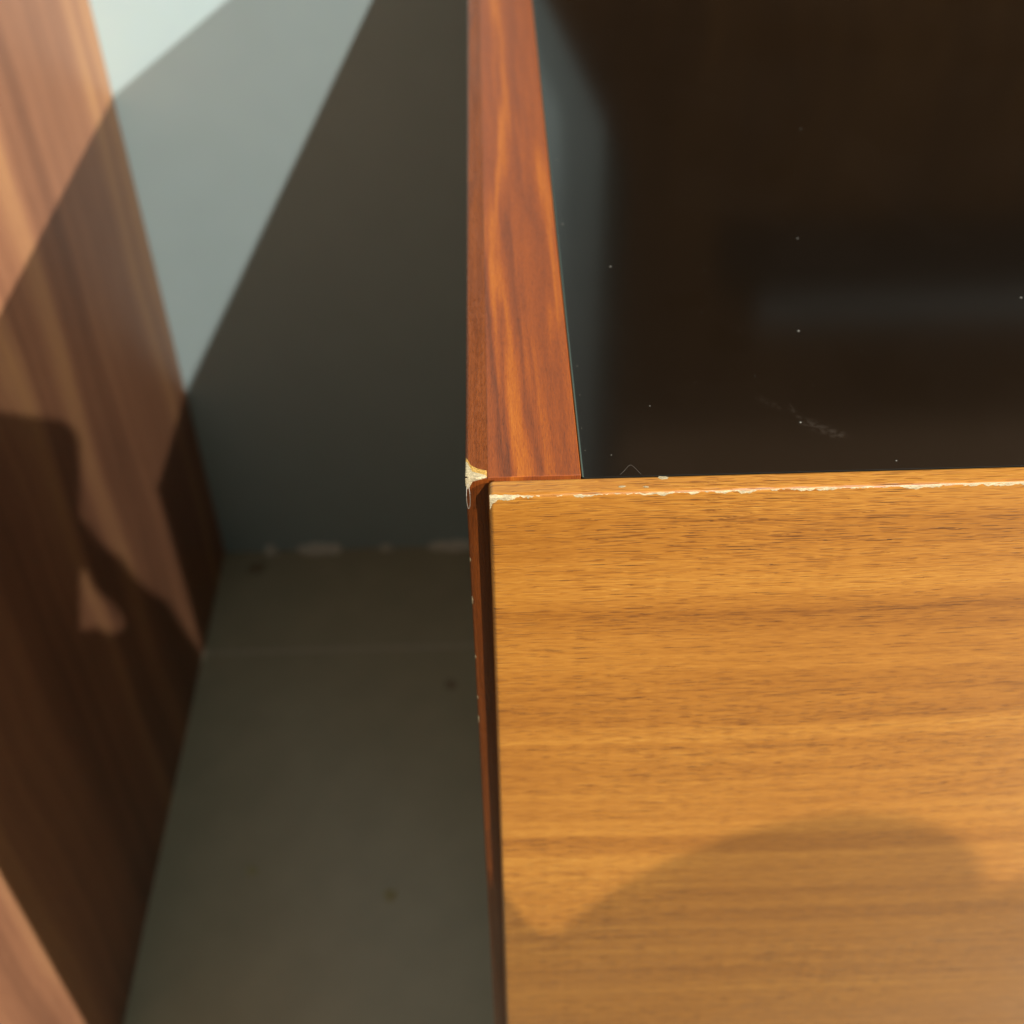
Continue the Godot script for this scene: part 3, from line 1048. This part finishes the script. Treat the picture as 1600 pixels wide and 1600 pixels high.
func make_person() -> void:
	var t := thing("person", "person crouching behind the cabinet corner, holding the phone with one arm raised", "person", Vector3(0.25, FLOOR_Y, 0.9))
	var off := -t.position
	var wrist := at_cam(0.1465, -0.1385, 0.0205)
	var elbow := Vector3(0.2725, 0.2165, 0.42)
	var shoulder := Vector3(0.456, 0.362, 0.624)
	var neck := Vector3(0.285, 0.415, 0.70)
	var head := Vector3(0.185, 0.50, 0.675)
	var chest := Vector3(0.31, 0.17, 0.80)
	var hips := Vector3(0.30, -0.17, 1.02)
	var lsh := Vector3(0.14, 0.33, 0.80)
	var lel := Vector3(0.00, 0.02, 0.84)
	var lwr := Vector3(0.09, -0.03, 0.64)
	# skin: one continuous figure, the right hand and the head on finer grids
	var body := SurfaceTool.new()
	body.begin(Mesh.PRIMITIVE_TRIANGLES)
	var core := chain([wrist, elbow, shoulder, neck + Vector3(0, -0.05, 0.02)], [0.020, 0.026, 0.034, 0.05])
	core += chain([neck + Vector3(0, -0.06, 0.02), chest, hips], [0.06, 0.11, 0.11])
	core += chain([neck + Vector3(0, -0.05, 0.02), lsh, lel, lwr], [0.05, 0.045, 0.036, 0.026])
	core += chain([neck + Vector3(0, -0.06, 0.02), neck + Vector3(0, 0.05, -0.01)], [0.052, 0.05])
	for s in [[Vector3(0.21, -0.20, 1.02), Vector3(0.10, -0.09, 0.64), Vector3(0.12, -0.47, 0.80)], [Vector3(0.38, -0.20, 1.02), Vector3(0.40, -0.08, 0.64), Vector3(0.38, -0.47, 0.80)]]:
		core += chain([s[0], s[1], s[2]], [0.07, 0.05, 0.035])
	skin_mesh(body, core, 0.014, 0.03)
	var hand := []
	var mcp := [at_cam(0.088, -0.064, 0.022), at_cam(0.095, -0.080, 0.028), at_cam(0.101, -0.096, 0.031), at_cam(0.107, -0.110, 0.032)]
	hand += chain([mcp[0], at_cam(0.0555, -0.0365, 0.008), at_cam(0.034, -0.0195, -0.003), at_cam(0.027, -0.014, -0.0065), at_cam(0.014, -0.008, -0.0075)], [0.0105, 0.0078, 0.0066, 0.0064, 0.0058])
	hand += chain([mcp[1], at_cam(0.067, -0.0735, 0.014), at_cam(0.040, -0.0675, -0.003), at_cam(0.016, -0.065, -0.0080)], [0.0108, 0.0086, 0.0076, 0.0066])
	hand += chain([mcp[2], at_cam(0.070, -0.091, 0.016), at_cam(0.043, -0.085, -0.003), at_cam(0.018, -0.083, -0.0080)], [0.0105, 0.0088, 0.0078, 0.0066])
	hand += chain([mcp[3], at_cam(0.076, -0.107, 0.018), at_cam(0.050, -0.102, 0.000), at_cam(0.030, -0.099, -0.0055)], [0.0095, 0.008, 0.0072, 0.0062])
	for m in mcp:
		hand += chain([m, wrist.lerp(m, 0.15)], [0.0118, 0.0135])
	hand += chain([wrist, wrist.lerp(elbow, 0.30)], [0.0262, 0.0262])
	hand += chain([wrist.lerp(mcp[0], 0.2), at_cam(0.096, -0.112, 0.050), at_cam(0.060, -0.102, 0.040), at_cam(0.020, -0.088, 0.019)], [0.016, 0.014, 0.011, 0.009])
	skin_mesh(body, hand, 0.0035, 0.007)
	var lhand := []
	for k in 4:
		var base := lwr + Vector3(0.02 * (k - 1.5) - 0.01, 0.0, -0.075)
		lhand += chain([lwr + Vector3(0.012 * (k - 1.5), 0, -0.01), base, base + Vector3(0.004 * (k - 1.5), -0.012, -0.038 + 0.004 * absf(k - 1.3)), base + Vector3(0.004 * (k - 1.5), -0.035, -0.055 + 0.005 * absf(k - 1.3))], [0.017, 0.011, 0.009, 0.007])
	lhand += chain([lwr + Vector3(0.015, 0, -0.02), lwr + Vector3(0.045, -0.005, -0.055), lwr + Vector3(0.05, -0.018, -0.085)], [0.015, 0.011, 0.008])
	skin_mesh(body, lhand, 0.0045, 0.008)
	var look := (Vector3(-0.02, 0.10, 0.2) - head).normalized()
	var right := look.cross(Vector3.UP).normalized()
	var up := right.cross(look).normalized()
	var hp := func(x: float, y: float, z: float) -> Vector3: return head + right * x + up * y + look * z
	var skull := [[hp.call(0, 0.035, -0.02), hp.call(0, 0.03, 0.012), 0.082, 0.074], [hp.call(0, -0.02, 0.03), hp.call(0, -0.075, 0.055), 0.058, 0.034], [hp.call(0, 0.005, 0.088), hp.call(0, -0.022, 0.105), 0.009, 0.013], [hp.call(-0.02, -0.058, 0.083), hp.call(0.02, -0.058, 0.083), 0.009, 0.009], [hp.call(-0.045, 0.022, 0.070), hp.call(0.045, 0.022, 0.070), 0.012, 0.012], [neck + Vector3(0, 0.02, 0), hp.call(0, -0.04, -0.02), 0.052, 0.054]]
	for s in [-1, 1]:
		skull += [[hp.call(s * 0.078, 0.018, -0.012), hp.call(s * 0.080, -0.022, -0.006), 0.012, 0.008]]
	skin_mesh(body, skull, 0.005, 0.014)
	obj("body", body.commit(), M.skin, t).position = off
	for s in [-1, 1]:
		var e := SphereMesh.new()
		e.radius = 0.012
		e.height = 0.024
		obj("eye", e, M.eye, t).position = hp.call(s * 0.031, 0.005, 0.073) + off
	var hs := SurfaceTool.new()
	hs.begin(Mesh.PRIMITIVE_TRIANGLES)
	skin_mesh(hs, [[hp.call(0, 0.05, -0.03), hp.call(0, 0.058, 0.012), 0.083, 0.070], [hp.call(0, 0.02, -0.045), hp.call(0, -0.04, -0.05), 0.072, 0.055]], 0.007, 0.02)
	obj("hair", hs.commit(), M.hair, t).position = off
	# jumper with the right sleeve bunched below the elbow
	var js := SurfaceTool.new()
	js.begin(Mesh.PRIMITIVE_TRIANGLES)
	var cuff := wrist.lerp(elbow, 0.74)
	var jb := chain([cuff, wrist.lerp(elbow, 0.80), wrist.lerp(elbow, 0.88), elbow, elbow.lerp(shoulder, 0.5) + Vector3(0, -0.014, 0), shoulder, neck + Vector3(0.02, -0.05, -0.03)], [0.024, 0.028, 0.031, 0.036, 0.034, 0.062, 0.075])
	jb += chain([neck + Vector3(0, -0.075, 0.03), chest, chest.lerp(hips, 0.5), hips], [0.075, 0.135, 0.135, 0.14])
	jb += [[chest + Vector3(-0.07, 0.03, 0), chest + Vector3(0.08, 0.03, 0), 0.11, 0.11], [hips + Vector3(-0.06, 0.03, 0), hips + Vector3(0.06, 0.03, 0), 0.13, 0.13]]
	jb += chain([neck + Vector3(0, -0.065, 0.03), lsh, lsh.lerp(lel, 0.5), lel, lel.lerp(lwr, 0.8)], [0.075, 0.066, 0.055, 0.050, 0.038])
	skin_mesh(js, jb, 0.012, 0.03)
	obj("jumper", js.commit(), M.jumper, t).position = off
	var ts := SurfaceTool.new()
	ts.begin(Mesh.PRIMITIVE_TRIANGLES)
	var tb := [[hips + Vector3(-0.07, -0.05, 0.02), hips + Vector3(0.07, -0.05, 0.02), 0.125, 0.125]]
	for s in [[Vector3(0.21, -0.20, 1.02), Vector3(0.10, -0.09, 0.64), Vector3(0.12, -0.46, 0.80)], [Vector3(0.38, -0.20, 1.02), Vector3(0.40, -0.08, 0.64), Vector3(0.38, -0.46, 0.80)]]:
		tb += chain([s[0], s[1], s[2]], [0.10, 0.072, 0.052])
	skin_mesh(ts, tb, 0.013, 0.035)
	obj("trousers", ts.commit(), M.trousers, t).position = off
	for s in [Vector3(0.12, FLOOR_Y + 0.04, 0.80), Vector3(0.38, FLOOR_Y + 0.04, 0.80)]:
		var ss := SurfaceTool.new()
		ss.begin(Mesh.PRIMITIVE_TRIANGLES)
		skin_mesh(ss, [[s + Vector3(0, 0, 0.04), s + Vector3(0, -0.002, -0.05), 0.042, 0.042], [s + Vector3(0, -0.002, -0.05), s + Vector3(0, -0.010, -0.16), 0.042, 0.030], [s + Vector3(0, 0.05, 0.02), s, 0.042, 0.042]], 0.009, 0.02)
		obj("shoe", ss.commit(), M.shoe, t).position = off
